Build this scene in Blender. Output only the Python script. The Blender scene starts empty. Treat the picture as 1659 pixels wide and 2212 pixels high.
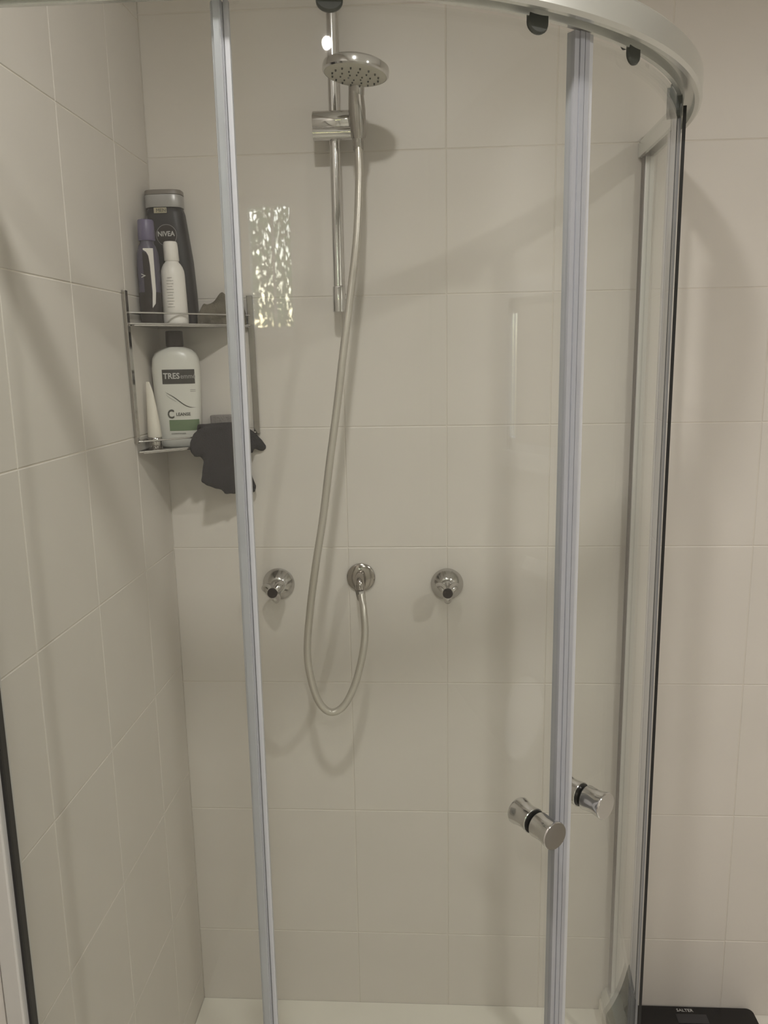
import bpy, bmesh, math, random
from mathutils import Vector, Matrix, noise
random.seed(7)
SC = bpy.context.scene
COL = SC.collection
PI = math.pi

# ------------------------------------------------------------ camera
F = 1728.64
pitch, yaw, roll = .1891, .0589, -.0175
fw = Vector((-math.sin(yaw)*math.cos(pitch), math.cos(yaw)*math.cos(pitch), -math.sin(pitch)))
rt = Vector((math.cos(yaw), math.sin(yaw), 0)); up = rt.cross(fw)
r2 = rt*math.cos(roll) + up*math.sin(roll); u2 = -rt*math.sin(roll) + up*math.cos(roll)
cam = bpy.data.cameras.new('camera'); camo = bpy.data.objects.new('camera', cam); COL.objects.link(camo)
m = Matrix((( r2.x, u2.x, -fw.x, .5365), (r2.y, u2.y, -fw.y, -1.602), (r2.z, u2.z, -fw.z, 1.4661), (0, 0, 0, 1)))
camo.matrix_world = m
cam.sensor_fit = 'HORIZONTAL'; cam.sensor_width = 36; cam.lens = F/1659*36; cam.clip_start = .01
SC.camera = camo

# ------------------------------------------------------------ world and lights
w = bpy.data.worlds.new('sky'); SC.world = w; w.use_nodes = True
nt = w.node_tree; bg = nt.nodes['Background']
sky = nt.nodes.new('ShaderNodeTexSky'); sky.sky_type = 'NISHITA'; sky.sun_disc = False
sky.sun_elevation = math.radians(35); sky.sun_rotation = math.radians(200); sky.air_density = 1.0; sky.dust_density = 1.5
nt.links.new(sky.outputs[0], bg.inputs[0]); bg.inputs[1].default_value = 2.2

def light(name, loc, size, power, col, shape='DISK', rot=(0, 0, 0), size_y=None):
    l = bpy.data.lights.new(name, 'AREA'); l.shape = shape; l.size = size
    if size_y: l.size_y = size_y
    l.energy = power; l.color = col
    o = bpy.data.objects.new(name, l); o.location = loc; o.rotation_euler = rot; COL.objects.link(o); return o
DL = [(.44, -1.155, 9.5), (.72, -2.42, 7.5), (1.75, -1.45, 13)]
for x, y, pw in DL: light('downlight_lamp', (x, y, 2.390), .085, pw, (1, .97, .93)).data.spread = math.radians(160)
SC.view_settings.view_transform = 'Standard'; SC.view_settings.look = 'None'
SC.view_settings.gamma = 1; SC.view_settings.use_curve_mapping = False
SC.view_settings.exposure = 0
SC.cycles.max_bounces = 10; SC.cycles.diffuse_bounces = 6; SC.cycles.glossy_bounces = 6; SC.cycles.transparent_max_bounces = 24
SC.cycles.caustics_reflective = False; SC.cycles.caustics_refractive = False
SC.cycles.sample_clamp_indirect = 6

# ------------------------------------------------------------ materials
def mat(name, col, rough=.5, metal=0, spec=.5, bump=0, bscale=30, var=0, vscale=8, trans=None, coat=0):
    mt = bpy.data.materials.new(name); mt.use_nodes = True; nt = mt.node_tree; b = nt.nodes['Principled BSDF']
    b.inputs['Base Color'].default_value = (*col, 1); b.inputs['Roughness'].default_value = rough
    b.inputs['Metallic'].default_value = metal; b.inputs['Specular IOR Level'].default_value = spec
    b.inputs['Coat Weight'].default_value = coat
    tc = nt.nodes.new('ShaderNodeTexCoord')
    if var:
        n = nt.nodes.new('ShaderNodeTexNoise'); n.inputs['Scale'].default_value = vscale; n.inputs['Detail'].default_value = 5
        r = nt.nodes.new('ShaderNodeValToRGB'); r.color_ramp.elements[0].position = .3; r.color_ramp.elements[1].position = .7
        r.color_ramp.elements[0].color = tuple(c*(1-var) for c in col)+(1,); r.color_ramp.elements[1].color = tuple(min(1, c*(1+var)) for c in col)+(1,)
        nt.links.new(tc.outputs['Object'], n.inputs['Vector']); nt.links.new(n.outputs['Fac'], r.inputs[0]); nt.links.new(r.outputs[0], b.inputs['Base Color'])
    if bump:
        n = nt.nodes.new('ShaderNodeTexNoise'); n.inputs['Scale'].default_value = bscale; n.inputs['Detail'].default_value = 2
        bp = nt.nodes.new('ShaderNodeBump'); bp.inputs['Strength'].default_value = 1; bp.inputs['Distance'].default_value = bump
        nt.links.new(tc.outputs['Object'], n.inputs['Vector']); nt.links.new(n.outputs['Fac'], bp.inputs['Height']); nt.links.new(bp.outputs[0], b.inputs['Normal'])
    if trans is not None:
        o = nt.nodes['Material Output']; t = nt.nodes.new('ShaderNodeBsdfTransparent'); t.inputs[0].default_value = (.95, .96, .98, 1)
        mx = nt.nodes.new('ShaderNodeMixShader'); mx.inputs[0].default_value = trans
        nt.links.new(b.outputs[0], mx.inputs[1]); nt.links.new(t.outputs[0], mx.inputs[2]); nt.links.new(mx.outputs[0], o.inputs[0])
    return mt
def glassmat(name, tint=(.975, .985, .975), f0=.042, haze=.0):
    """thin clear sheet: transparent with a Schlick reflection on each face"""
    mt = bpy.data.materials.new(name); mt.use_nodes = True; nt = mt.node_tree; nt.nodes.remove(nt.nodes['Principled BSDF'])
    o = nt.nodes['Material Output']; N = nt.nodes.new
    g = N('ShaderNodeNewGeometry'); d = N('ShaderNodeVectorMath'); d.operation = 'DOT_PRODUCT'
    nt.links.new(g.outputs['Normal'], d.inputs[0]); nt.links.new(g.outputs['Incoming'], d.inputs[1])
    def mth(op, a, b=None):
        n = N('ShaderNodeMath'); n.operation = op
        for i, v in enumerate((a, b)):
            if v is None: continue
            if isinstance(v, (int, float)): n.inputs[i].default_value = v
            else: nt.links.new(v, n.inputs[i])
        return n.outputs[0]
    c = mth('ABSOLUTE', d.outputs['Value']); k = mth('POWER', mth('SUBTRACT', 1.0, c), 5.0)
    fr = mth('MULTIPLY_ADD', k, .9); fr.node.inputs[2].default_value = f0
    t = N('ShaderNodeBsdfTransparent'); t.inputs[0].default_value = (*tint, 1)
    gl = N('ShaderNodeBsdfGlossy'); gl.inputs['Roughness'].default_value = .02; gl.inputs[0].default_value = (1, 1, 1, 1)
    mx = N('ShaderNodeMixShader'); nt.links.new(fr, mx.inputs[0]); nt.links.new(t.outputs[0], mx.inputs[1]); nt.links.new(gl.outputs[0], mx.inputs[2])
    if haze:
        df = N('ShaderNodeBsdfDiffuse'); df.inputs[0].default_value = (.8, .8, .78, 1)
        m2 = N('ShaderNodeMixShader'); m2.inputs[0].default_value = haze
        nt.links.new(mx.outputs[0], m2.inputs[1]); nt.links.new(df.outputs[0], m2.inputs[2]); nt.links.new(m2.outputs[0], o.inputs[0])
    else: nt.links.new(mx.outputs[0], o.inputs[0])
    return mt
M = {}
M['tile'] = mat('glazed_tile', (.60, .562, .515), .38, spec=.35, bump=.0009, bscale=9, var=.018, vscale=5)
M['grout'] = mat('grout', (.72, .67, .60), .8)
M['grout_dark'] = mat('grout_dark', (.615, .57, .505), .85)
M['wall'] = mat('painted_wall', (.76, .74, .69), .6)
M['ceiling'] = mat('ceiling_white', (.85, .85, .84), .8)
M['floor'] = mat('floor_tile', (.66, .63, .57), .3, var=.04)
M['tray'] = mat('tray_acrylic', (.72, .69, .62), .25, var=.02)
M['white'] = mat('white_gloss', (.82, .82, .82), .25)
M['rail'] = mat('satin_aluminium', (.72, .73, .70), .27, metal=.75, var=.02, vscale=3)
M['profile'] = mat('profile_aluminium', (.60, .59, .57), .4, metal=.3)
M['chrome'] = mat('chrome', (.66, .65, .645), .10, metal=1)
M['chrome_tap'] = mat('chrome_tap', (.56, .545, .53), .15, metal=1)
M['chrome_dull'] = mat('chrome_dull', (.42, .40, .38), .16, metal=1)
M['chrome_dark'] = mat('chrome_dark', (.36, .33, .30), .14, metal=1)
M['hose'] = mat('hose_sleeve', (.50, .47, .42), .28, metal=.55)
M['spray_face'] = mat('spray_face', (.52, .50, .43), .5)
M['black'] = mat('black_rubber', (.012, .011, .011), .5)
M['darkplastic'] = mat('roller_plastic', (.055, .06, .052), .38, bump=.0004, bscale=60)
M['seal'] = mat('clear_seal', (.47, .475, .505), .22, trans=.30, var=.03, vscale=20)
M['seal_mag'] = mat('magnetic_strip', (.42, .43, .465), .20, trans=.22)
M['seal_light'] = mat('clear_seal_edge', (.58, .585, .61), .15, trans=.2)
M['gasket'] = mat('seal_gasket', (.10, .085, .08), .5)
M['glass'] = glassmat('shower_glass', f0=.028)
M['glass_edge'] = glassmat('window_glass')
M['white_plastic'] = mat('white_plastic', (.70, .67, .63), .4, var=.02, vscale=40)
M['tres'] = mat('bottle_white', (.62, .61, .56), .32)
M['cream'] = mat('tube_cream', (.64, .60, .52), .4)
M['purple'] = mat('purple_plastic', (.060, .053, .085), .4)
M['purple_cap'] = mat('purple_cap', (.11, .095, .17), .4)
M['dark'] = mat('dark_bottle', (.012, .010, .012), .42, spec=.3)
M['silver'] = mat('silver_cap', (.33, .32, .31), .35, metal=.3)
M['bronze'] = mat('bronze_band', (.16, .14, .12), .4)
M['panel'] = mat('panel_print', (.045, .042, .036), .5, spec=.3)
M['gold'] = mat('gold_print', (.36, .32, .22), .5)
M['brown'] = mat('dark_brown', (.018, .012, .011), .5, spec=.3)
M['ltext'] = mat('pale_print', (.50, .49, .47), .5)
M['dtext'] = mat('dark_print', (.06, .06, .05), .5)
M['green'] = mat('green_print', (.13, .19, .10), .45)
M['glove'] = mat('glove_fabric', (.020, .018, .021), .95, bump=.0012, bscale=450, var=.2, vscale=60)
M['cloth'] = mat('olive_cloth', (.115, .10, .075), .95, bump=.002, bscale=200, var=.2, vscale=30)
M['sponge'] = mat('grey_sponge', (.22, .20, .19), .95, bump=.002, bscale=300, var=.15, vscale=90)
M['scale'] = mat('black_glass', (.006, .005, .005), .25)
M['lcd'] = mat('display_grey', (.03, .028, .03), .35)
M['leaf'] = mat('leaf', (.13, .30, .06), .5, var=.5, vscale=6)
M['bark'] = mat('bark', (.10, .08, .06), .9)
M['soil'] = mat('lawn', (.08, .13, .05), .9, var=.3, vscale=3)
M['blind'] = mat('blind_fabric', (.50, .47, .42), .8)
e = bpy.data.materials.new('opal_lit'); e.use_nodes = True
e.node_tree.nodes['Principled BSDF'].inputs['Base Color'].default_value = (.9, .9, .9, 1)
M['opal'] = e

# ------------------------------------------------------------ helpers
def link(name, bm, m, parent=None, smooth=False, bevel=0, seg=2):
    me = bpy.data.meshes.new(name); bmesh.ops.recalc_face_normals(bm, faces=bm.faces[:]); bm.to_mesh(me); bm.free()
    o = bpy.data.objects.new(name, me); COL.objects.link(o)
    me.materials.append(M[m] if isinstance(m, str) else m)
    if smooth:
        for p in me.polygons: p.use_smooth = True
        me.set_sharp_from_angle(angle=math.radians(40))
    if parent:
        root = parent
        off = Vector((0, 0, 0))
        while root is not None: off += root.location; root = root.parent
        me.transform(Matrix.Translation(-off)); o.parent = parent
    if bevel:
        md = o.modifiers.new('bevel', 'BEVEL'); md.width = bevel; md.segments = seg; md.limit_method = 'ANGLE'
    return o
def thing(name, label, cat, loc, group=None):
    o = bpy.data.objects.new(name, None); o.empty_display_size = .02; COL.objects.link(o); o.location = loc
    o['label'] = label; o['category'] = cat
    if group: o['group'] = group
    return o
def box(bm, a, b, rot=0, c=None):
    mn = Vector([min(a[i], b[i]) for i in range(3)]); mx = Vector([max(a[i], b[i]) for i in range(3)])
    ce = (mn+mx)/2; s = mx-mn
    M4 = Matrix.Translation(ce) @ Matrix.Rotation(rot, 4, 'Z') @ Matrix.Diagonal((*s, 1))
    bmesh.ops.create_cube(bm, size=1, matrix=M4)
def B(*boxes):
    bm = bmesh.new()
    for a, b in boxes: box(bm, a, b)
    return bm
def frame_to(d):
    return Vector(d).normalized().to_track_quat('Z', 'Y').to_matrix().to_4x4()
def lathe(bm, prof, loc=(0, 0, 0), axis=(0, 0, 1), seg=40, cap=True):
    T = Matrix.Translation(loc) @ frame_to(axis); rings = []
    for r, z in prof:
        if r < 1e-6: rings.append([bm.verts.new(T @ Vector((0, 0, z)))])
        else: rings.append([bm.verts.new(T @ Vector((r*math.cos(2*PI*i/seg), r*math.sin(2*PI*i/seg), z))) for i in range(seg)])
    for a, b in zip(rings, rings[1:]):
        for i in range(seg):
            j = (i+1) % seg
            if len(a) == 1 and len(b) == 1: continue
            if len(a) == 1: bm.faces.new((a[0], b[i], b[j]))
            elif len(b) == 1: bm.faces.new((a[i], a[j], b[0]))
            else: bm.faces.new((a[i], a[j], b[j], b[i]))
    if cap:
        for r in (rings[0], rings[-1]):
            if len(r) > 2: bm.faces.new(r)
def spline(pts, n=8):
    P = [Vector(p) for p in pts]; P = [P[0]*2-P[1]] + P + [P[-1]*2-P[-2]]; out = []
    for i in range(1, len(P)-2):
        a, b, c, d = P[i-1:i+3]
        for k in range(n):
            t = k/n
            out.append(.5*((2*b)+(c-a)*t+(2*a-5*b+4*c-d)*t*t+(3*b-a-3*c+d)*t**3))
    out.append(P[-2]); return out
def tube(bm, pts, r, seg=16, ribs=0):
    rings = []; nrm = None
    for i, p in enumerate(pts):
        t = (pts[min(i+1, len(pts)-1)]-pts[max(i-1, 0)]).normalized()
        if nrm is None: nrm = t.orthogonal().normalized()
        nrm = (nrm-t*nrm.dot(t)).normalized(); bi = t.cross(nrm)
        rr = r(i/(len(pts)-1)) if callable(r) else r
        if ribs and i % 2: rr *= (1-ribs)
        rings.append([bm.verts.new(p+nrm*rr*math.cos(2*PI*k/seg)+bi*rr*math.sin(2*PI*k/seg)) for k in range(seg)])
    for a, b in zip(rings, rings[1:]):
        for k in range(seg): bm.faces.new((a[k], a[(k+1) % seg], b[(k+1) % seg], b[k]))
    bm.faces.new(rings[0]); bm.faces.new(rings[-1])
def loft(bm, secs, seg=40):
    """secs: (z, half width, half depth, exponent, dx, dy)"""
    rings = []
    for z, wx, wy, e, dx, dy in secs:
        R = []
        for k in range(seg):
            a = 2*PI*k/seg; c, s = math.cos(a), math.sin(a)
            R.append(bm.verts.new((dx+wx*math.copysign(abs(c)**(2/e), c), dy+wy*math.copysign(abs(s)**(2/e), s), z)))
        rings.append(R)
    for a, b in zip(rings, rings[1:]):
        for k in range(seg): bm.faces.new((a[k], a[(k+1) % seg], b[(k+1) % seg], b[k]))
    bm.faces.new(rings[0]); bm.faces.new(rings[-1])
def text(s, size, T, m, parent, name='lettering', depth=.0003, shear=0, sx=1.0, space=1.0, bold=0):
    cu = bpy.data.curves.new('t', 'FONT'); cu.body = s; cu.size = size; cu.extrude = depth; cu.align_x = 'LEFT'; cu.shear = shear
    cu.space_character = space; cu.offset = bold; cu.resolution_u = 3
    to = bpy.data.objects.new('t', cu); COL.objects.link(to)
    dg = bpy.context.evaluated_depsgraph_get(); me = bpy.data.meshes.new_from_object(to.evaluated_get(dg))
    bpy.data.objects.remove(to); bpy.data.curves.remove(cu)
    me.transform(Matrix.Diagonal((sx, 1, 1, 1))); me.transform(T); me.name = name
    me.materials.clear(); me.materials.append(M[m])
    o = bpy.data.objects.new(name, me); COL.objects.link(o); o.parent = parent
    return o
UPR = Matrix.Rotation(PI/2, 4, 'X')     # text standing up, facing -Y
def place(x, y, z): return Matrix.Translation((x, y, z)) @ UPR
def prism(bm, poly, z0, z1):
    lo = [bm.verts.new((x, y, z0)) for x, y in poly]; hi = [bm.verts.new((x, y, z1)) for x, y in poly]
    n = len(poly)
    bm.faces.new(lo); bm.faces.new(hi)
    for i in range(n): bm.faces.new((lo[i], lo[(i+1) % n], hi[(i+1) % n], hi[i]))
def structure(o): o['kind'] = 'structure'; return o

# ------------------------------------------------------------ room shell
RX, RY, RZ = 2.35, -3.1, 2.40
W1 = (-.20, .34, 1.56, 2.10)       # window in the front wall: x0, x1, z0, z1
W2 = (-1.56, -.70, 1.14, 1.66)        # window in the right wall
G = .0007
structure(link('floor', B(((-.72, RY-.1, -.1), (RX+.1, .1, -.002))), 'floor'))
structure(link('ceiling', B(((-.72, RY-.1, RZ), (RX+.1, .1, RZ+.1))), 'ceiling'))
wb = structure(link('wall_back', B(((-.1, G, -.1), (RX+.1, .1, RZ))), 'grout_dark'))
def wall_holed(name, x0, x1, wn, m):
    a, b, c, d = wn
    return structure(link(name, B(((x0, RY, -.1), (x1, a, RZ)), ((x0, b, -.1), (x1, 0, RZ)), ((x0, a, -.1), (x1, b, c)), ((x0, a, d), (x1, b, RZ))), m))
wl = structure(link('wall_left', B(((-.12, -2.06, -.1), (-G, 0, RZ)), ((-.72, RY, -.1), (-.6, -1.94, RZ)), ((-.6, -2.06, -.1), (-.12, -1.94, RZ))), 'grout'))
wr = wall_holed('wall_right', RX, RX+.12, W2, 'wall')
a, b, c, d = W1
structure(link('wall_front', B(((-.72, RY-.12, -.1), (a, RY, RZ)), ((b, RY-.12, -.1), (RX+.1, RY, RZ)), ((a, RY-.12, -.1), (b, RY, c)), ((a, RY-.12, d), (b, RY, RZ))), 'wall'))

# tiles: back wall
ZB = [-.002, .186, .490, .789, 1.085, 1.333, 1.587, 1.850, 2.10, RZ-.001]
XB = [0, .162] + [.366+.204*i for i in range(10)] + [RX]
XB = [x for x in XB if x <= RX]
J = .0007
cache = {}
def tile(parent, sx, sz, loc, axis):
    key = (round(sx, 4), round(sz, 4), axis)
    if key not in cache:
        bm = bmesh.new(); s = .006; c = .0012
        # a slab with a chamfered front edge, front face at 0
        hx, hz = sx/2, sz/2
        def P(u, d, v): return (u, d, v) if axis == 'y' else (-d, u, v)
        ring = lambda k, d: [bm.verts.new(P(u, d, v)) for u, v in ((-hx+k, -hz+k), (hx-k, -hz+k), (hx-k, hz-k), (-hx+k, hz-k))]
        a, b, d = ring(c, 0), ring(0, .0006), ring(0, s)
        bm.faces.new(a); bm.faces.new(d)
        for p, q in ((a, b), (b, d)):
            for i in range(4): bm.faces.new((p[i], p[(i+1) % 4], q[(i+1) % 4], q[i]))
        bmesh.ops.recalc_face_normals(bm, faces=bm.faces[:])
        me = bpy.data.meshes.new('tile'); bm.to_mesh(me); bm.free(); me.materials.append(M['tile']); cache[key] = me
    o = bpy.data.objects.new('tile', cache[key]); COL.objects.link(o); o.parent = parent
    o.location = loc
    t = .0005
    o.rotation_euler = (random.uniform(-t, t), random.uniform(-t, t), random.uniform(-t, t))
for z0, z1 in zip(ZB, ZB[1:]):
    for x0, x1 in zip(XB, XB[1:]):
        if x1-x0 < .02: continue
        tile(wb, x1-x0-2*J, z1-z0-2*J, ((x0+x1)/2, -.0002, (z0+z1)/2), 'y')
ZL = [-.002, .073, .326, .578, .828, 1.081, 1.333, 1.586, 1.839, 2.09, RZ-.001]
YL = [0, -.167, -.385, -.595] + [-.80-.205*i for i in range(7)]
for z0, z1 in zip(ZL, ZL[1:]):
    for y1, y0 in zip(YL, YL[1:]):
        tile(wl, y1-y0-2*J, z1-z0-2*J, (.0002, (y0+y1)/2, (z0+z1)/2), 'x')

# window in the left wall
def window(name, x, sgn, wn, parts=2):
    a, b, c, d = wn; f = .045
    xi, xo = x-sgn*.02, x-sgn*.07
    bm = B(((xi, a, c), (xo, b, c+f)), ((xi, a, d-f), (xo, b, d)), ((xi, a, c), (xo, a+f, d)), ((xi, b-f, c), (xo, b, d)))
    for k in range(1, parts):
        y = a+(b-a)*k/parts; box(bm, (xi, y-.018, c), (xo, y+.018, d))
    o = structure(link(name, bm, 'white', bevel=.003))
    pg = link('pane', B(((x-sgn*.045, a+.02, c+.02), (x-sgn*.049, b-.02, d-.02))), 'glass_edge', o)
    return o
a, b, c, d = W1; f = .04; y0, y1 = RY-.03, RY-.08
w1 = structure(link('window_1', B(((a, y0, c), (b, y1, c+f)), ((a, y0, d-f), (b, y1, d)), ((a, y0, c), (a+f, y1, d)), ((b-f, y0, c), (b, y1, d)), (((a+b)/2-.018, y0, c), ((a+b)/2+.018, y1, d))), 'white', bevel=.003))
link('pane', B(((a+.02, RY-.052, c+.02), (b-.02, RY-.056, d-.02))), 'glass_edge', w1)
w2 = window('window_2', RX, -1, W2)
# reveal lining and architrave of the right hand window
a, b, c, d = W2
structure(link('trim_1', B(((RX-.015, a-.06, c-.06), (RX, a, d+.06)), ((RX-.015, b, c-.06), (RX, b+.06, d+.06)),
    ((RX-.03, a-.06, c-.06), (RX, b+.06, c)), ((RX-.015, a, d), (RX, b, d+.06))), 'white', bevel=.002))
bl = link('roller_blind', B(((RX+.006, a+.10, c+.03), (RX+.009, b-.02, d-.02))), 'blind')
bl['label'] = 'plain beige roller blind drawn down in the window above the toilet'; bl['category'] = 'blind'

# downlight and ceiling light fittings
for k, (x, y, pw) in enumerate(DL):
    t = thing('downlight', ['recessed downlight in the ceiling just in front of the shower', 'recessed downlight in the ceiling nearest the garden window', 'recessed downlight in the ceiling near the toilet'][k], 'light', (x, y, RZ), 'ceiling downlights')
    bm = bmesh.new(); lathe(bm, [(.046, -.003), (.060, -.005), (.062, 0), (.046, .0)], (x, y, RZ-.0005), cap=False); link('trim_ring', bm, 'white', t, True)

# ------------------------------------------------------------ garden outside the front window
structure(link('ground', B(((-9, -14, -.6), (9, -3.3, -.5))), 'soil'))
bm = bmesh.new()
for i in range(42000):
    u = random.random()
    y = -4.9-random.random()*.8; x = random.uniform(-2.6, 2.2); z = random.uniform(.2, 3.9)
    if noise.noise(Vector((x*3.2, z*1.8, 3))) > .45: continue
    a = random.uniform(.03, .055); n = Vector((random.gauss(0, .6), random.gauss(.6, .6), random.gauss(.4, .6))).normalized()
    s = n.orthogonal().normalized(); tt = n.cross(s); ang = random.random()*2*PI
    p = s*math.cos(ang)+tt*math.sin(ang); q = n.cross(p); c = Vector((x, y, z))
    vs = [bm.verts.new(c+p*a), bm.verts.new(c+q*a*.45+n*.006), bm.verts.new(c-p*a), bm.verts.new(c-q*a*.45+n*.006)]
    bm.faces.new(vs)
hr = thing('hedge', 'leafy green hedge growing outside the window behind the camera', 'hedge', (.6, -5.3, -.5))
hl = link('foliage', bm, 'leaf', hr); hl['kind'] = 'stuff'
bm = bmesh.new()
for i in range(12):
    x = -2.5+i*.4
    tube(bm, spline([(x, -5.3, -.5), (x+.05, -5.3+random.uniform(-.1, .1), .8), (x+random.uniform(-.2, .2), -5.35, 2.9)], 5), lambda t: .025*(1-.7*t), 8)
link('stems', bm, 'bark', hr)['kind'] = 'stuff'

# ------------------------------------------------------------ shower tray
CX, CY, R0 = .356, -.164, .58
WX = CX+R0; WY = CY-R0
def path(R, a0=0, a1=90, x0=None, y1=None, n=48):
    pts = []
    if x0 is not None: pts += [(x0, CY-R), (x0*.5+CX*.5, CY-R)]
    for i in range(n+1):
        a = math.radians(a0+(a1-a0)*i/n); pts.append((CX+R*math.sin(a), CY-R*math.cos(a)))
    if y1 is not None: pts += [(CX+R, (CY+y1)/2), (CX+R, y1)]
    return pts
def strip(bm, Ra, Rb, z0, z1, a0=0, a1=90, x0=None, y1=None, n=48):
    prism(bm, path(Ra, a0, a1, x0, y1, n) + path(Rb, a0, a1, x0, y1, n)[::-1], z0, z1)
def strip_q(bm, Ra, Rb, z0, z1, a0=0, a1=90, x0=None, y1=None, n=48):
    A, Bq = path(Ra, a0, a1, x0, y1, n), path(Rb, a0, a1, x0, y1, n)
    V = [[bm.verts.new((x, y, z)) for x, y in P] for P, z in ((A, z0), (Bq, z0), (Bq, z1), (A, z1))]
    for k in range(4):
        p, q = V[k], V[(k+1) % 4]
        for i in range(len(p)-1): bm.faces.new((p[i], p[i+1], q[i+1], q[i]))
    bm.faces.new([V[k][0] for k in range(4)]); bm.faces.new([V[k][-1] for k in range(4)])
tr = thing('shower_tray', 'low cream shower tray with curved front inside the glass enclosure', 'shower tray', (.4, -.3, 0))
bm = bmesh.new(); prism(bm, [(.001, -.001), (.001, WY)] + path(R0) + [(WX, -.001)], -.0015, .003); link('tray_base', bm, 'tray', tr)
bm = bmesh.new(); strip_q(bm, R0+.02, R0-.025, -.0015, .035, x0=.001, y1=-.002); link('tray_rim', bm, 'tray', tr, bevel=.004)
bm = bmesh.new(); lathe(bm, [(.045, 0), (.045, .003), (.02, .005), (0, .005)], (.45, -.42, .003)); link('drain_cover', bm, 'chrome', tr, True)

# ------------------------------------------------------------ fixed frame of the enclosure
ZR0, ZR1 = 1.822, 1.861
enc = thing('shower_enclosure', 'curved glass shower enclosure with satin aluminium top rail in the room corner', 'shower enclosure', (.4, -.4, .035))
def rail(z0, z1, ro, ri, name, lip=True):
    bm = bmesh.new()
    prof = [(ro-.004, z0), (ro, z0+.004), (ro, z1-.006), (ro-.006, z1), (ri+.010, z1), (ri, z1-.014), (ri, z0), (ri+.006, z0), (ri+.008, z0+.010), (ro-.012, z0+.010), (ro-.010, z0)]
    V = []
    for r, z in prof: V.append([bm.verts.new((x, y, z)) for x, y in path(r, x0=.002, y1=-.002, n=90)])
    n = len(prof)
    for k in range(n):
        p, q = V[k], V[(k+1) % n]
        for i in range(len(p)-1): bm.faces.new((p[i], p[i+1], q[i+1], q[i]))
    bm.faces.new([v[0] for v in V]); bm.faces.new([v[-1] for v in V])
    return link(name, bm, 'rail', enc, True)
rail(ZR0, ZR1, R0+.020, R0-.012, 'top_rail')
rail(.036, .062, R0+.018, R0-.020, 'bottom_rail')
RF = R0+.004      # fixed glass
RD = R0-.013      # sliding doors
bm = bmesh.new(); box(bm, (.02, CY-RF-.003, .05), (.3325, CY-RF+.003, ZR0+.01)); link('fixed_glass', bm, 'glass', enc)
bm = bmesh.new(); box(bm, (CX+RF-.003, -.175, .05), (CX+RF+.003, -.02, ZR0+.01)); link('fixed_glass', bm, 'glass', enc)
link('wall_profile', B(((.001, WY-.020, .036), (.024, WY+.016, ZR0))), 'profile', enc, bevel=.002)
link('profile_gasket', B(((.024, WY-.009, .05), (.0275, WY+.005, ZR0))), 'black', enc)
link('wall_profile', B(((WX-.003, -.020, .036), (WX+.014, -.001, ZR0))), 'profile', enc, bevel=.002)
link('profile_gasket', B(((WX-.0050, -.020, .05), (WX-.0032, -.001, ZR0))), 'gasket', enc)
# glass edge seals on the fixed panes
link('edge_seal', B(((.3250, CY-RF+.0035, .05), (.3325, CY-RF+.0085, ZR0))), 'seal', enc)
link('edge_seal', B(((CX+RF-.010, -.178, .05), (CX+RF-.0035, -.170, ZR0))), 'seal', enc)
bm = bmesh.new(); loftp = [(.222, 0), (.248, 0), (.248, -.006), (.240, -.0115), (.235, -.012), (.230, -.0115), (.222, -.006)]
lo = [bm.verts.new((x, CY-RF-.010, ZR0+z+.008)) for x, z in loftp]; hi = [bm.verts.new((x, CY-RF-.0032, ZR0+z+.008)) for x, z in loftp]
bm.faces.new(lo); bm.faces.new(hi)
for i in range(7): bm.faces.new((lo[i], lo[(i+1) % 7], hi[(i+1) % 7], hi[i]))
link('glass_clip', bm, 'darkplastic', enc)

# ------------------------------------------------------------ sliding doors
def onarc(R, deg):
    a = math.radians(deg); return Vector((CX+R*math.sin(a), CY-R*math.cos(a), 0))
def U_block(bm, R, deg, w, zt, zb, r_out, r_in):
    """plastic roller cover with a half round bottom, standing across the glass"""
    a = math.radians(deg); t = Vector((math.cos(a), math.sin(a), 0)); n = Vector((math.sin(a), -math.cos(a), 0))
    c = onarc(R, deg); hw = w/2; pts = [(-hw, zt), (hw, zt)]
    for k in range(0, 13):
        th = PI*k/12; pts.append((hw*math.cos(th)**1 if True else 0, zb+hw*.75-hw*.75*math.sin(th)))
    # bulged front
    def ring(off, s): return [bm.verts.new(c+t*(u*s)+n*off+Vector((0, 0, (z-zt)*s+zt))) for u, z in pts]
    A = ring(r_in, 1); Bv = ring(r_out-.002, 1); Cv = ring(r_out, .93)
    bm.faces.new(A); bm.faces.new(Cv)
    for p, q in ((A, Bv), (Bv, Cv)):
        m_ = len(pts)
        for i in range(m_): bm.faces.new((p[i], p[(i+1) % m_], q[(i+1) % m_], q[i]))
def knob(bm, deg, z, side):
    a = math.radians(deg); n = Vector((math.sin(a), -math.cos(a), 0))*side
    prof = [(0, .0042), (.0165, .0042), (.0172, .0050), (.0165, .012), (.0160, .018), (.0170, .026), (.0186, .033), (.0188, .035), (.0180, .0365), (0, .0365)]
    lathe(bm, prof, onarc(RD, deg)+Vector((0, 0, z)), n, 48)
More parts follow.
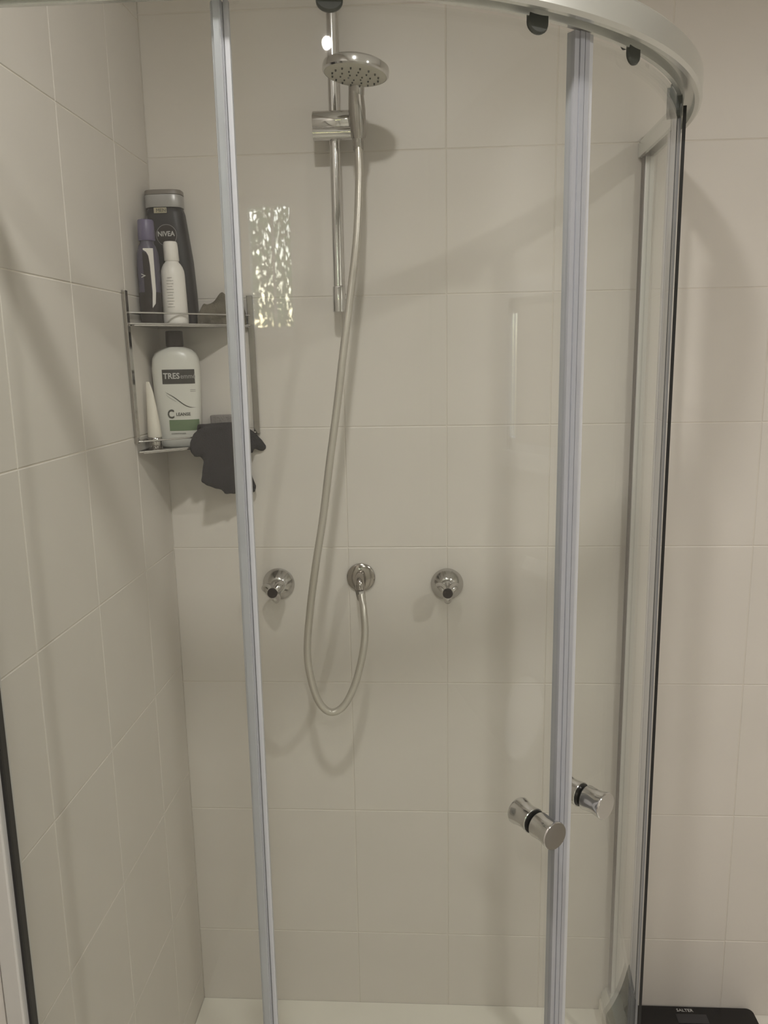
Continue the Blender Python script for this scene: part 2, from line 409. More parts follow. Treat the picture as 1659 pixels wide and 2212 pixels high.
def door(a0, a1, x0, label, rollers, knob_deg, kz, x_seal=None, left=True):
    mid = onarc(RD, (a0+a1)/2)
    t = thing('sliding_door', label, 'shower door', (mid.x, mid.y, .045), 'pair of curved sliding shower doors')
    bm = bmesh.new(); strip_q(bm, RD+.003, RD-.003, .05, ZR0-.004, a0, a1, x0=x0, n=40); g = link('glass_pane', bm, 'glass', t, True)
    for rd in rollers:
        bm = bmesh.new(); U_block(bm, RD, rd, .027, ZR0+.012, 1.8060 if rd < 60 else 1.796, .0075, .0031 if rd < 60 else -.013); r = link('roller_cover', bm, 'darkplastic', t)
        bm = bmesh.new(); a = math.radians(rd); n = Vector((math.sin(a), -math.cos(a), 0))
        lathe(bm, [(0, -.0035), (.008, -.0035), (.008, -.009), (0, -.009)], onarc(RD, rd)+Vector((0, 0, ZR0+.012)), n, 24); link('roller_wheel', bm, 'darkplastic', r, True)
    for side, nm in ((1, 'outer_knob'), (-1, 'inner_knob')):
        bm = bmesh.new(); knob(bm, knob_deg, kz, side); k = link(nm, bm, 'chrome', t, True)
        bm = bmesh.new(); a = math.radians(knob_deg); n = Vector((math.sin(a), -math.cos(a), 0))*side
        lathe(bm, [(.0, .0031), (.0160, .0031), (.0160, .0041), (0, .0041)], onarc(RD, knob_deg)+Vector((0, 0, kz)), n, 40); link('rubber_washer', bm, 'black', k, True)
    return t
d1 = door(0, 37.0, .322, 'sliding glass shower door on the left, long handle side edge by the tall seal strip', [8.4, 31.5], 34.0, .862)
d1['label'] = 'wide left-hand curved sliding glass door in front of the shower head and taps'
d2 = door(39.7, 74, None, 'narrow right-hand curved sliding glass door seen almost edge-on at the enclosure bend', [48.1, 70.5], 43.4, .868)
# left edge seal of door 1: a soft fin and a clip with ridges
bm = bmesh.new(); box(bm, (.3200, CY-RD-.0045, .05), (.3325, CY-RD+.0045, ZR0-.002)); link('edge_seal', bm, 'seal', d1, bevel=.002)
bm = bmesh.new(); box(bm, (.3330, CY-RD-.0035, .05), (.3385, CY-RD+.0035, ZR0-.002)); link('fin_or_dark_edge', bm, 'seal_light', d1, bevel=.001)
# meeting seals
def aseal(t, name, a0, a1, ro, ri, m):
    bm = bmesh.new(); strip_q(bm, ro, ri, .05, ZR0-.002, a0, a1, n=6); return link(name, bm, m, t, True)
aseal(d1, 'magnetic_seal', 36.9, 37.6, RD+.006, RD-.006, 'seal')
aseal(d1, 'magnetic_strip', 37.65, 38.35, RD+.0075, RD-.0075, 'seal_mag')
aseal(d2, 'magnetic_strip', 38.45, 39.15, RD+.0075, RD-.0075, 'seal')
aseal(d2, 'magnetic_seal', 39.2, 39.9, RD+.006, RD-.006, 'seal_light')
# trailing seal of door 2
aseal(d2, 'edge_seal', 74, 77, RD+.006, RD-.006, 'seal')
aseal(d2, 'fin_or_dark_edge', 73.6, 73.9, RD+.0125, RD+.0075, 'black')  # added black strip, painting the dark line of curved glass seen edge-on

# ------------------------------------------------------------ slide bar shower
sb = thing('shower_set', 'chrome hand shower on a vertical slide bar on the tiled back wall', 'shower', (.367, 0, 1.55))
bx, by = .367, -.050
bm = bmesh.new(); lathe(bm, [(.0098, 0), (.0098, .56)], (bx, by, 1.602), seg=28); link('slide_bar', bm, 'chrome', sb, True)
for z, nm in ((1.5545, 'bar_bracket'), (2.135, 'bar_bracket')):
    bm = bmesh.new(); lathe(bm, [(.0112, 0), (.0118, .002), (.0118, .044), (.0112, .0465)], (bx, by, z), seg=32)
    lathe(bm, [(.010, .0), (.010, .045), (.016, .0475), (.017, .0495)], (bx, by, z+.022), (0, 1, 0), 28); link(nm, bm, 'chrome', sb, True)
# slider: two clamp discs with a horizontal cylinder
bm = bmesh.new()
lathe(bm, [(0, 0), (.0175, 0), (.0185, .0012), (.0185, .093), (.0175, .0942), (0, .0942)], (.329, -.054, 1.889), (1, 0, 0), 40)
sl = link('slider', bm, 'chrome', sb, True); sl.data.transform(Matrix.Identity(4))
bm = bmesh.new(); lathe(bm, [(0, 0), (.0125, 0), (.0125, .093), (0, .093)], (.3295, -.060, 1.868), (1, 0, 0), 32); link('clamp_bar', bm, 'chrome', sb, True)
# hand shower
bm = bmesh.new()
ax = Vector((-.02, -.26, .90)).normalized()
lathe(bm, [(.0120, 0), (.0135, .004), (.0145, .03), (.0150, .045), (.0140, .060), (.0125, .078), (.012, .088)], (.4135, -.083, 1.852), ax, 32)
link('holder_cup', bm, 'chrome_dull', sb, True)
hd = Vector((.4165, -.160, 1.931)); up_ = Vector((.10, .03, 1)).normalized()
bm = bmesh.new()
lathe(bm, [(.0525, .000), (.0555, .002), (.0560, .010), (.0550, .014), (.048, .0185), (.025, .021), (0, .022)], hd, up_, 64, cap=False)
hs = link('shower_head', bm, 'chrome', sb, True)
bm = bmesh.new(); lathe(bm, [(.0525, .0005), (.050, -.0012), (.030, -.0030), (0, -.0034)], hd, up_, 64, cap=False); fc = link('spray_face', bm, 'spray_face', hs, True)
bm = bmesh.new(); Q = up_.to_track_quat('Z', 'Y').to_matrix()
for r, n in ((.012, 6), (.025, 10), (.039, 16)):
    for k in range(n):
        p = hd + Q @ Vector((r*math.cos(2*PI*k/n), r*math.sin(2*PI*k/n), -.0033))
        lathe(bm, [(.0017, .001), (.0012, -.0018), (0, -.002)], p, up_, 8)
link('nozzles', bm, 'dtext', hs)['kind'] = 'stuff'
bm = bmesh.new(); tube(bm, spline([(.4137, -.1015, 1.918), (.4145, -.1095, 1.934), (.4155, -.122, 1.944), (.4165, -.145, 1.948)], 6), lambda t: .0125+.002*t, 24); link('handle_neck', bm, 'chrome_dull', sb, True)
HP = [(.4125, -.083, 1.852), (.4135, -.087, 1.82), (.413, -.09, 1.772), (.407, -.1, 1.676), (.394, -.11, 1.578), (.38, -.12, 1.48), (.366, -.125, 1.38), (.35, -.13, 1.278), (.334, -.13, 1.172), (.318, -.135, 1.083), (.304, -.135, .992), (.296, -.135, .916), (.3, -.135, .859), (.314, -.13, .804), (.336, -.125, .779), (.362, -.12, .79), (.384, -.11, .83), (.399, -.1, .884), (.405, -.088, .929), (.402, -.072, .972), (.397, -.055, 1.000)]
bm = bmesh.new(); tube(bm, spline(HP, 24), .0074, 16, ribs=.045); link('hose', bm, 'hose', sb, True)
for p, d in (((.4127, -.0832, 1.834), (-.02, -.1, 1)), ((.3965, -.054, .992), (-.2, .62, .9))):
    bm = bmesh.new(); lathe(bm, [(.0078, -.004), (.0092, 0), (.0098, .014), (.0105, .020)], p, d, 6 if p[2] < 1.2 else 24); link('hose_nut', bm, 'chrome_dull', sb, True)
# wall outlet
wo = thing('wall_outlet', 'dark chrome round wall elbow feeding the shower hose between the two taps', 'shower outlet', (.392, 0, 1.022))
bm = bmesh.new(); lathe(bm, [(.0285, .0005), (.0295, .002), (.0292, .005), (.026, .0075), (.012, .009), (0, .009)], (.392, 0, 1.022), (0, -1, 0), 56, cap=False); link('wall_plate', bm, 'chrome_dark', wo, True)
bm = bmesh.new(); tube(bm, spline([(.392, -.008, 1.030), (.392, -.03, 1.030), (.393, -.044, 1.024), (.3945, -.051, 1.008)], 6), .0092, 20); link('elbow', bm, 'chrome_dark', wo, True)

# ------------------------------------------------------------ taps
def tap(x, z, label, spin):
    t = thing('shower_tap', label, 'tap', (x, 0, z), 'shower taps')
    bm = bmesh.new(); lathe(bm, [(.0325, .0004), (.0335, .002), (.0325, .005), (.0175, .0165), (.0165, .0175), (.0145, .0180), (.0140, .030), (0, .030)], (x, 0, z), (0, -1, 0), 56, cap=False); link('flange', bm, 'chrome_tap', t, True)
    # handle: body with three flared fins
    bm = bmesh.new(); n = 72; rings = []
    for y, r, k in ((-.028, .0125, 0), (-.034, .0135, .06), (-.040, .0160, .40), (-.048, .0175, .52), (-.057, .0170, .52), (-.064, .0140, .40), (-.069, .0112, .15)):
        rings.append([bm.verts.new((x+(r*(1+k*math.cos(3*(th+spin))))*math.sin(th), y, z+(r*(1+k*math.cos(3*(th+spin))))*math.cos(th))) for th in [2*PI*i/n for i in range(n)]])
    for p, q in zip(rings, rings[1:]):
        for i in range(n): bm.faces.new((p[i], p[(i+1) % n], q[(i+1) % n], q[i]))
    bm.faces.new(rings[0]); bm.faces.new(rings[-1]); link('handle', bm, 'chrome_tap', t, True)
    bm = bmesh.new(); lathe(bm, [(.0102, .0685), (.0102, .0715), (.0095, .0725), (0, .0725)], (x, 0, z), (0, -1, 0), 32); link('indicator_cap', bm, 'brown', t, True)
tap(.219, 1.008, 'left chrome shower tap on the tiles, beside the hanging hose', PI+.2)
tap(.570, 1.007, 'right chrome shower tap on the tiles, right of the hose outlet', PI)

# ------------------------------------------------------------ corner caddy
cd = thing('corner_caddy', 'two-tier chrome corner caddy on the tiles, holding bottles', 'shower caddy', (.04, -.04, 1.305))
ZS = (1.305, 1.534)
def flat_bar(p0, p1, wdir, w, t, name, m='chrome_dull'):
    bm = bmesh.new(); p0, p1 = Vector(p0), Vector(p1); wd = Vector(wdir)*w/2; nd = (p1-p0).cross(Vector(wdir)).normalized()*t/2
    A = [bm.verts.new(p0+s*wd+u*nd) for s, u in ((-1, -1), (1, -1), (1, 1), (-1, 1))]; Bq = [bm.verts.new(p1+s*wd+u*nd) for s, u in ((-1, -1), (1, -1), (1, 1), (-1, 1))]
    bm.faces.new(A); bm.faces.new(Bq)
    for i in range(4): bm.faces.new((A[i], A[(i+1) % 4], Bq[(i+1) % 4], Bq[i]))
    return link(name, bm, m, cd, bevel=.0008)
flat_bar((.0035, -.180, 1.592), (.0035, -.170, 1.322), (0, 1, 0), .014, .0065, 'side_post')
flat_bar((.186, -.0035, 1.592), (.189, -.0035, 1.322), (1, 0, 0), .012, .005, 'side_post')
for z in ZS:
    sh = bmesh.new(); prism(sh, [(.002, -.002), (.002, -.166), (.012, -.166), (.182, -.010), (.182, -.002)], z-.0025, z); link('shelf_plate', sh, 'chrome_dull', cd)
    for dz in (.0015, .0205):
        bm = bmesh.new(); tube(bm, spline([(.004, -.012, z+dz), (.004, -.15, z+dz), (.006, -.168, z+dz), (.016, -.1665, z+dz), (.095, -.092, z+dz), (.176, -.016, z+dz), (.185, -.008, z+dz), (.186, -.004, z+dz)], 6), .0016, 10)
        link('front_rod', bm, 'chrome', cd, True)

# ------------------------------------------------------------ bottles
# big dark shower gel, upper shelf
g = thing('gel_bottle', 'big dark shower gel bottle with silver band, tallest on the upper caddy shelf', 'bottle', (.048, -.034, ZS[1]+.0005))
zb = ZS[1]+.0005
bm = bmesh.new(); T0 = (.048, -.034)
def L(bm, secs): loft(bm, [(z+zb, a, b, e, T0[0]+dx, T0[1]+dy) for z, a, b, e, dx, dy in secs])
L(bm, [(0, .040, .0235, 3, 0, 0), (.004, .0435, .026, 3.2, 0, 0), (.06, .0425, .0265, 3.2, -.0005, 0), (.12, .0405, .026, 3.2, -.002, 0), (.17, .0375, .0245, 3.2, -.005, 0), (.205, .0352, .022, 3.2, -.007, 0), (.215, .033, .020, 3, -.0075, 0), (.217, .031, .018, 3, -.0075, 0)])
body = link('bottle_body', bm, 'dark', g, True)
bm = bmesh.new(); L(bm, [(.217, .0345, .021, 3.4, -.0085, 0), (.219, .0352, .0215, 3.4, -.0085, 0), (.238, .0352, .0215, 3.4, -.0085, 0), (.2395, .034, .021, 3.4, -.0085, 0)]); link('cap', bm, 'silver', g, True)
bm = bmesh.new(); L(bm, [(.240, .0352, .0215, 3.4, -.0085, 0), (.2465, .0350, .0213, 3.4, -.0085, 0), (.248, .034, .0205, 3.4, -.0085, 0)]); link('cap_lid', bm, 'bronze', g, True)
def lp(x, y, z, par): # text matrix local to a thing root
    return place(x-par.location.x, y-par.location.y, z-par.location.z)
def plate(par, name, x0, x1, y, z0, z1, m, t=.0006):
    return link(name, B(((x0, y-t, z0), (x1, y, z1))), m, par)
fy = -.034-.0245
plate(g, 'gold_label', .026, .050, fy+.0005, 1.740, 1.7495, 'gold', .0012)
text('MEN', .0085, lp(.030, fy-.0012, 1.7418, g), 'dtext', g, sx=1.1)
bm = bmesh.new()
for i in range(48):
    a0, a1 = 2*PI*i/48, 2*PI*(i+1)/48
    vs = []
    for a, r in ((a0, .0195), (a1, .0195), (a1, .0188), (a0, .0188)): vs.append(bm.verts.new((.0475+r*math.cos(a), fy-.0016, 1.700+r*math.sin(a))))
    bm.faces.new(vs)
link('emblem_ring', bm, 'silver', g)
bm = bmesh.new(); lathe(bm, [(.0186, 0), (.0186, .0008), (0, .0008)], (.0475, fy-.0004, 1.700), (0, -1, 0), 48); link('emblem', bm, 'brown', g)
text('NIVEA', .0125, lp(.0305, fy-.0016, 1.6985, g), 'ltext', g, bold=.0002, sx=.92)
# purple-grey bottle
p_ = thing('lotion_bottle', 'dusky purple bottle with white and maroon side label, beside the left caddy post', 'bottle', (.024, -.104, zb))
T0 = (.024, -.104); bm = bmesh.new()
L(bm, [(0, .016, .014, 2.6, 0, 0), (.003, .0185, .0165, 2.6, 0, 0), (.110, .0195, .017, 2.6, .0, 0), (.128, .0185, .016, 2.6, 0, 0), (.140, .0150, .0145, 2.4, .0, 0), (.144, .0125, .0125, 2.2, 0, 0), (.150, .0115, .0115, 2, 0, 0)])
link('bottle_body', bm, 'purple', p_, True)
bm = bmesh.new(); L(bm, [(.1495, .0140, .0140, 2.2, 0, 0), (.151, .0148, .0148, 2.2, 0, 0), (.184, .0142, .0142, 2.2, 0, 0), (.186, .0130, .0130, 2.2, 0, 0)]); link('cap', bm, 'purple_cap', p_, True)
bm = bmesh.new(); L(bm, [(.0005, .0185, .0166, 2.6, 0, 0), (.003, .0189, .0169, 2.6, 0, 0), (.058, .0196, .0174, 2.6, 0, 0), (.0585, .0190, .0168, 2.6, 0, 0)]); link('lower_shade', bm, 'brown', p_, True)  # added dark sleeve: shadow on the lower bottle put in as colour
yy = -.104-.0172
def poly(par, name, pts, y, m, t=.0006):
    bm = bmesh.new(); A = [bm.verts.new((x, y, z)) for x, z in pts]; Bq = [bm.verts.new((x, y-t, z)) for x, z in pts]
    bm.faces.new(A); bm.faces.new(Bq); n = len(pts)
    for i in range(n): bm.faces.new((A[i], A[(i+1) % n], Bq[(i+1) % n], Bq[i]))
    return link(name, bm, m, par)
poly(p_, 'label_dark', [(.020, zb+.048), (.0325, zb+.048), (.0315, zb+.118), (.027, zb+.126), (.020, zb+.130)], yy+.0006, 'brown', .0010)
poly(p_, 'label_white', [(.0325, zb+.030), (.0385, zb+.038), (.0405, zb+.060), (.0400, zb+.1345), (.0220, zb+.1350), (.0215, zb+.1325), (.0275, zb+.1285), (.0310, zb+.122), (.0330, zb+.105), (.0345, zb+.060)], yy+.0010, 'white_plastic', .0016)
V = Matrix.Rotation(PI/2, 4, 'Y')
text('V', .011, Matrix.Translation((.0235-p_.location.x, yy-.0007-p_.location.y, .084)) @ Matrix.Rotation(-PI/2, 4, 'Y') @ UPR, 'ltext', p_, bold=.0002)
# small white bottle
q_ = thing('small_white_bottle', 'small plain white bottle with white cap, frontmost on the upper caddy shelf', 'bottle', (.063, -.0845, zb))
T0 = (.063, -.0845); bm = bmesh.new()
L(bm, [(0, .0205, .0205, 2, 0, 0), (.002, .0228, .0228, 2, 0, 0), (.018, .0230, .0230, 2, 0, 0), (.0195, .0224, .0224, 2, 0, 0), (.021, .0228, .0228, 2, 0, 0), (.090, .0218, .0218, 2, -.001, 0), (.098, .0210, .0210, 2, -.001, 0), (.105, .0185, .0185, 2, -.001, 0), (.110, .0155, .0155, 2, -.0012, 0), (.1125, .0132, .0132, 2, -.0012, 0), (.115, .012, .012, 2, -.0012, 0)])
link('bottle_body', bm, 'white_plastic', q_, True)
bm = bmesh.new(); L(bm, [(.1152, .0125, .0125, 2, -.0012, 0), (.117, .0136, .0136, 2, -.0012, 0), (.142, .0132, .0132, 2, -.002, 0), (.148, .0124, .0124, 2, -.002, 0), (.150, .0108, .0108, 2, -.002, 0)]); link('cap', bm, 'white_plastic', q_, True)
for k in range(11):
    zz = zb+.084-k*.0052; wd = .013 if k % 3 else .009
    bm = bmesh.new(); n = 10
    vs = []
    for s in (0, 1):
        for i in range(n+1):
            a = math.radians(-95-(wd/.022)*28+i*(wd/.022)*56/n+5); r = .02325
            vs.append(bm.verts.new((.0625+r*math.cos(a), -.0845+r*math.sin(a), zz+s*.0007)))
    for i in range(n): bm.faces.new((vs[i], vs[i+1], vs[n+2+i], vs[n+1+i]))
    link('print_line', bm, 'silver', q_)
# tall white conditioner bottle, lower shelf
zl = ZS[0]+.0005
c_ = thing('conditioner_bottle', 'tall white and pale green conditioner bottle with dark cap, on the lower caddy shelf', 'bottle', (.050, -.062, zl))
bm = bmesh.new()
SEC = [(0, .036, .021, 2.8, 0, 0), (.003, .0395, .0235, 2.8, 0, 0), (.014, .0405, .0245, 2.8, 0, 0), (.060, .0425, .0255, 2.8, 0, 0), (.115, .0445, .0260, 2.8, 0, 0), (.150, .0455, .0260, 2.8, .0, 0), (.168, .0435, .0250, 2.7, 0, 0), (.178, .0385, .0230, 2.6, .0, 0), (.185, .030, .020, 2.4, 0, 0), (.1885, .020, .0165, 2.2, 0, 0), (.1895, .016, .0155, 2, 0, 0)]
loft(bm, [(z, a, b, e, dx, dy) for z, a, b, e, dx, dy in SEC], 56)
cb = link('bottle_body', bm, 'tres', c_, True); cb.data.transform(Matrix.Translation(c_.location))
bm = bmesh.new(); loft(bm, [(.1900, .0158, .0158, 2.2, 0, 0), (.1915, .0165, .0165, 2.2, 0, 0), (.218, .0158, .0158, 2.2, 0, 0), (.2195, .0150, .0150, 2.2, 0, 0)]); cc = link('cap', bm, 'brown', c_, True); cc.data.transform(Matrix.Translation(c_.location))
def wrap(x, z):           # front surface of the body (local)
    for s0, s1 in zip(SEC, SEC[1:]):
        if s0[0] <= z <= s1[0]:
            f = (z-s0[0])/(s1[0]-s0[0]); a = s0[1]+(s1[1]-s0[1])*f; b = s0[2]+(s1[2]-s0[2])*f; e = s0[3]; break
    v = max(0, 1-abs(min(abs(x)/a, .999))**e)
    return -b*v**(1/e)
def decal(name, pts_grid, m, off=.0004):
    """pts_grid: rows of (x, z) following the bottle's front"""
    bm = bmesh.new(); rows = [[bm.verts.new((x, wrap(x, z)-off, z)) for x, z in row] for row in pts_grid]
    for a, b in zip(rows, rows[1:]):
        for i in range(len(a)-1): bm.faces.new((a[i], a[i+1], b[i+1], b[i]))
    o = link(name, bm, m, c_); o.data.transform(Matrix.Translation(c_.location)); return o
def rect(name, x0, x1, z0, z1, m, off=.0004, sl=0):
    return decal(name, [[(x0+(x1-x0)*i/14+sl*j, z0+(z1-z0)*j) for i in range(15)] for j in (0, .5, 1)], m, off)
def wtext(s, size, x, z, m, **k):
    o = text(s, size, UPR.copy(), m, c_, **k)
    for v in o.data.vertices:
        X = v.co.x+x; Z = v.co.z+z; v.co = (X, wrap(X, Z)-.0007+v.co.y*.3, Z)
    return o
rect('brand_panel', -.0235, .0365, .1205, .1475, 'panel')
wtext('TRES', .0150, -.0215, .1305, 'ltext', bold=.0003, sx=.95, name='lettering')
wtext('emm\u00e9', .0130, .0105, .1305, 'silver', sx=.85, name='lettering')
rect('green_panel', -.0155, .0395, .0315, .0525, 'green')
wtext('C', .0230, -.0180, .0560, 'dtext', sx=.80, bold=.0006, name='lettering')
wtext('LEANSE', .0080, -.0020, .0605, 'dtext', sx=1.0, bold=.0002, name='lettering')
wtext('CONDITIONER', .0040, -.0130, .0250, 'dtext', sx=1.0, name='lettering')
for zz in (.1085, .1055): rect('small_print', .0270, .0365, zz, zz+.0011, 'silver')
sw = []
for i in range(25):
    f = i/24; x = -.0200+.0575*f; z = .1060-.0300*(f**.8)-.004*math.sin(f*PI*1.0)+.003*math.sin(f*2*PI)
    sw.append((x, z))
decal('swoosh', [[(x, z+.0018*math.sin(PI*min(1, i/24+.03))) for i, (x, z) in enumerate(sw)], [(x, z-.0006*math.sin(PI*min(1, i/24))) for i, (x, z) in enumerate(sw)]], 'dtext')
decal('swoosh', [[(-.0180+.018*i/8, .1005-.0135*(i/8)**.8+.0004) for i in range(9)], [(-.0180+.018*i/8, .1005-.0135*(i/8)**.8-.0004) for i in range(9)]], 'silver')
c_.rotation_euler.z = math.radians(9)
# cream tube on its silver cap
t_ = thing('cream_tube', 'slim cream squeeze tube standing on its silver cap, left of the conditioner bottle', 'tube', (.0175, -.118, zl))
bm = bmesh.new(); lathe(bm, [(0, 0), (.0125, 0), (.0135, .0012), (.0135, .0215), (.0125, .0228), (0, .0228)], (.0185, -.118, zl), seg=40); link('cap', bm, 'chrome_dull', t_, True)
bm = bmesh.new(); T0 = (.0185, -.118); zb_ = zb; zb = zl
L(bm, [(.023, .0125, .0125, 2, 0, 0), (.026, .0132, .0130, 2, 0, 0), (.050, .0115, .0105, 2, -.001, 0), (.080, .0090, .0070, 2.2, -.0025, 0), (.105, .0068, .0035, 2.4, -.004, 0), (.120, .0045, .0012, 3, -.006, 0), (.126, .0030, .0008, 3, -.007, 0)])
link('tube_body', bm, 'cream', t_, True); zb = zb_
# grey sponge
bm = bmesh.new(); box(bm, (.100, -.026, zl), (.146, -.005, zl+.056))
bmesh.ops.subdivide_edges(bm, edges=bm.edges[:], cuts=6, use_grid_fill=True)
for v in bm.verts: v.co += v.co.normalized()*0 + Vector((noise.noise(v.co*60), noise.noise(v.co*60+Vector((5, 0, 0))), noise.noise(v.co*60+Vector((0, 7, 0)))))*.0015
sp = link('bath_sponge', bm, 'sponge', None, True, bevel=.003)
sp['label'] = 'grey rectangular bath sponge standing on the lower caddy shelf behind the black glove'; sp['category'] = 'sponge'

# crumpled flannel on the upper shelf
bm = bmesh.new(); nx, nz = 60, 26
def clothpt(i, j, side):
    u = i/nx; v = j/nz
    x = .0945+.0855*u
    hgt = .018+.020*math.sin(min(1, u/.15)*PI/2)+.022*math.exp(-((u-.52)/.16)**2)+.018*math.exp(-((u-.85)/.12)**2)-.008*math.exp(-((u-.70)/.06)**2)
    hgt *= (1 if u < .93 else 1-.6*(u-.93)/.07)
    z = zb+.0015+hgt*v
    depth = .0155*math.sin(PI*min(1, max(.02, u*1.0+.02)))**.4*(1-v**2.5*.9)*math.sin(PI*min(.5+v*.5, 1)*1)**.3 if v < .999 else .0005
    depth = max(.0006, .015*(1-v**3)**.5*max(.1, math.sin(PI*max(.03, min(.97, u))))**.4)
    yc = -.048+.036*u
    nse = noise.noise(Vector((x*70, z*50, side*3.0)))*.004*(1-v*.5)
    return Vector((x, min(-.0015, yc-side*depth+nse), max(zb+.0008, z+noise.noise(Vector((x*90, side, 2)))*.003)))
grid = {}
for s in (1, -1):
    for i in range(nx+1):
        for j in range(nz+1): grid[(i, j, s)] = bm.verts.new(clothpt(i, j, s))
for s in (1, -1):
    for i in range(nx):
        for j in range(nz): bm.faces.new((grid[(i, j, s)], grid[(i+1, j, s)], grid[(i+1, j+1, s)], grid[(i, j+1, s)]))
for i in range(nx):
    bm.faces.new((grid[(i, nz, 1)], grid[(i+1, nz, 1)], grid[(i+1, nz, -1)], grid[(i, nz, -1)])); bm.faces.new((grid[(i, 0, 1)], grid[(i+1, 0, 1)], grid[(i+1, 0, -1)], grid[(i, 0, -1)]))
for j in range(nz):
    for i in (0, nx): bm.faces.new((grid[(i, j, 1)], grid[(i, j+1, 1)], grid[(i, j+1, -1)], grid[(i, j, -1)]))
fl = link('face_cloth', bm, 'cloth', None, True); fl['label'] = 'crumpled olive-brown face cloth heaped at the right end of the upper caddy shelf'; fl['category'] = 'cloth'

# black bathing glove hung over the lower rod
OUT = [(.0025, 1.340), (.0145, 1.344), (.0300, 1.348), (.0442, 1.349), (.0753, 1.349), (.1058, 1.340), (.1230, 1.328), (.1362, 1.315), (.1511, 1.298), (.1500, 1.290), (.1430, 1.2865), (.1348, 1.288), (.1241, 1.294), (.1185, 1.285), (.1086, 1.286), (.1085, 1.275), (.1100, 1.266), (.1157, 1.237), (.1235, 1.217), (.1199, 1.206), (.1086, 1.204), (.0975, 1.207), (.0881, 1.209), (.0770, 1.2065), (.0661, 1.2085), (.0520, 1.209), (.0470, 1.218), (.0286, 1.224), (.0124, 1.232), (.0017, 1.240), (.0050, 1.250), (.0067, 1.262), (.0109, 1.280), (.0032, 1.289), (-.0082, 1.289), (-.0166, 1.300), (-.0165, 1.310), (-.0152, 1.317), (-.0074, 1.332)]
def inside(u, v):
    c = False; n = len(OUT)
    for i in range(n):
        (x1, y1), (x2, y2) = OUT[i], OUT[(i+1) % n]
        if (y1 > v) != (y2 > v) and u < (x2-x1)*(v-y1)/(y2-y1)+x1: c = not c
    return c
def edist(u, v):
    b = 9
    for i in range(len(OUT)):
        a_, b_ = Vector(OUT[i]), Vector(OUT[(i+1) % len(OUT)]); ab = b_-a_; t = max(0, min(1, (Vector((u, v))-a_).dot(ab)/ab.length_squared))
        b = min(b, (a_+ab*t-Vector((u, v))).length)
    return b
st = .0018; cells = set()
for i in range(-12, 90):
    for j in range(0, 86):
        if inside(i*st+st/2, 1.2+j*st+st/2): cells.add((i, j))
vset = set()
for i, j in cells: vset |= {(i, j), (i+1, j), (i, j+1), (i+1, j+1)}
pos = {k: Vector((k[0]*st, 1.2+k[1]*st)) for k in vset}
bnd = {k for k in vset if not all((k[0]+a, k[1]+b) in cells for a in (0, -1) for b in (0, -1))}
for it in range(4):
    newp = {}
    for k in bnd:
        nb = [pos[q] for q in ((k[0]+1, k[1]), (k[0]-1, k[1]), (k[0], k[1]+1), (k[0], k[1]-1), (k[0]+1, k[1]+1), (k[0]-1, k[1]-1), (k[0]+1, k[1]-1), (k[0]-1, k[1]+1)) if q in bnd]
        if nb: newp[k] = (pos[k]+sum(nb, Vector((0, 0)))/len(nb))/2
    pos.update(newp)
bm = bmesh.new(); U = Vector((.727, .687, 0)); Nn = Vector((.687, -.727, 0))
FV = {}; BV = {}
for k in vset:
    u, v = pos[k]; d = 0 if k in bnd else edist(u, v)
    h = .0065*math.sqrt(min(1, d/.008)) + .0006
    wr = .0016*noise.noise(Vector((u*55, v*40, 0)))*min(1, d/.01)
    base = U*u + Nn*(.137) + Vector((0, 0, v))
    FV[k] = bm.verts.new(base+Nn*(h+wr)); BV[k] = bm.verts.new(base-Nn*(h*.6-wr))
for i, j in cells:
    q = [(i, j), (i+1, j), (i+1, j+1), (i, j+1)]
    bm.faces.new([FV[k] for k in q]); bm.faces.new([BV[k] for k in q[::-1]])
    for a_, b_, o_ in ((0, 1, (i, j-1)), (1, 2, (i+1, j)), (2, 3, (i, j+1)), (3, 0, (i-1, j))):
        if o_ not in cells: bm.faces.new((FV[q[a_]], FV[q[b_]], BV[q[b_]], BV[q[a_]]))
gl = thing('bath_glove', 'black exfoliating bath glove draped over the front of the lower caddy shelf', 'glove', (.12, -.08, 1.21))
link('glove_fabric', bm, 'glove', gl, True)
# folded-back flap that hooks over the rod
bm = bmesh.new()
rows = []
for i in range(21):
    u = .010+.100*i/20; row = []
    for k in range(9):
        a = PI*k/8; row.append(bm.verts.new(U*u+Nn*(.1270+.0095*math.cos(a))+Vector((0, 0, 1.337+.012*math.sin(a)+.001*noise.noise(Vector((u*60, k, 0)))))))
    rows.append(row)
for a_, b_ in zip(rows, rows[1:]):
    for k in range(8): bm.faces.new((a_[k], a_[k+1], b_[k+1], b_[k]))
fp = link('folded_cuff', bm, 'glove', gl, True); md = fp.modifiers.new('s', 'SOLIDIFY'); md.thickness = .002

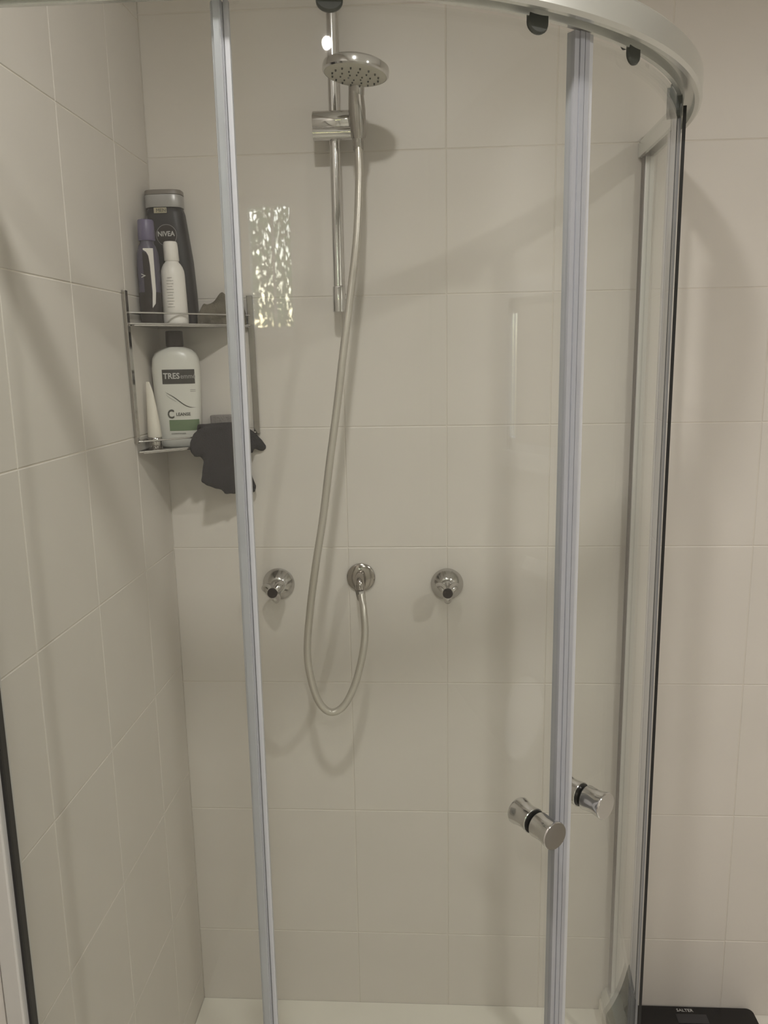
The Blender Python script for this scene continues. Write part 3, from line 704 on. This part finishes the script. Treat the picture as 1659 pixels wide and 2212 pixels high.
# ------------------------------------------------------------ bathroom scale
s_ = thing('bathroom_scale', 'black glass digital bathroom scale on the floor against the back wall', 'scale', (1.10, -.16, 0))
bm = bmesh.new()
r = .014; pts = []
for cx_, cy_, a0 in ((1.249-r, -.005-r, 0), (.965+r, -.005-r, 90), (.965+r, -.300+r, 180), (1.249-r, -.300+r, 270)):
    for k in range(7): a = math.radians(a0+15*k); pts.append((cx_+r*math.cos(a), cy_+r*math.sin(a)))
prism(bm, pts, .012, .020); link('glass_plate', bm, 'scale', s_, bevel=.001)
for x in (.99, 1.22):
    for y in (-.27, -.03):
        bm = bmesh.new(); lathe(bm, [(.014, -.0015), (.016, .002), (.016, .0125)], (x, y, 0), seg=24); link('foot', bm, 'black', s_, True)
link('display', B(((1.075, -.052, .0200), (1.142, -.027, .0205))), 'lcd', s_)
text('SALTER', .011, Matrix.Translation((1.080-1.10, -.020+.16, .0203)), 'ltext', s_, depth=.0002, sx=1.0)

# ------------------------------------------------------------ toilet under the right-hand window (seen as a reflection in the doors)
to = thing('toilet', 'white toilet standing against the right wall below the window', 'toilet', (2.0, -1.08, 0))
bm = bmesh.new()
def egg(z, l0, l1, wd):   # x from l0 (back) to l1 (front, toward -x)
    R = []
    for k in range(40):
        a = 2*PI*k/40; c = math.cos(a); x = (l0+l1)/2-c*(l0-l1)/2; R.append(bm.verts.new((x, -1.08+wd*math.sin(a)*(1-.18*c), z)))
    return R
rr = [egg(0, 2.25, 1.78, .11), egg(.02, 2.25, 1.76, .115), egg(.2, 2.25, 1.72, .13), egg(.34, 2.22, 1.62, .17), egg(.39, 2.20, 1.58, .185), egg(.40, 2.19, 1.59, .18)]
for p, q in zip(rr, rr[1:]):
    for i in range(40): bm.faces.new((p[i], p[(i+1) % 40], q[(i+1) % 40], q[i]))
bm.faces.new(rr[0]); bm.faces.new(rr[-1]); link('bowl', bm, 'white', to, True)
bm = bmesh.new(); rr = [egg(.4005, 2.15, 1.58, .185), egg(.425, 2.15, 1.575, .19), egg(.435, 2.14, 1.59, .18)]
for p, q in zip(rr, rr[1:]):
    for i in range(40): bm.faces.new((p[i], p[(i+1) % 40], q[(i+1) % 40], q[i]))
bm.faces.new(rr[0]); bm.faces.new(rr[-1]); link('seat_lid', bm, 'white', to, True)
link('cistern', B(((2.17, -1.27, .41), (RX-.005, -.89, .76))), 'white', to, bevel=.02, seg=4)
link('cistern_lid', B(((2.16, -1.28, .761), (RX-.004, -.88, .785))), 'white', to, bevel=.006)
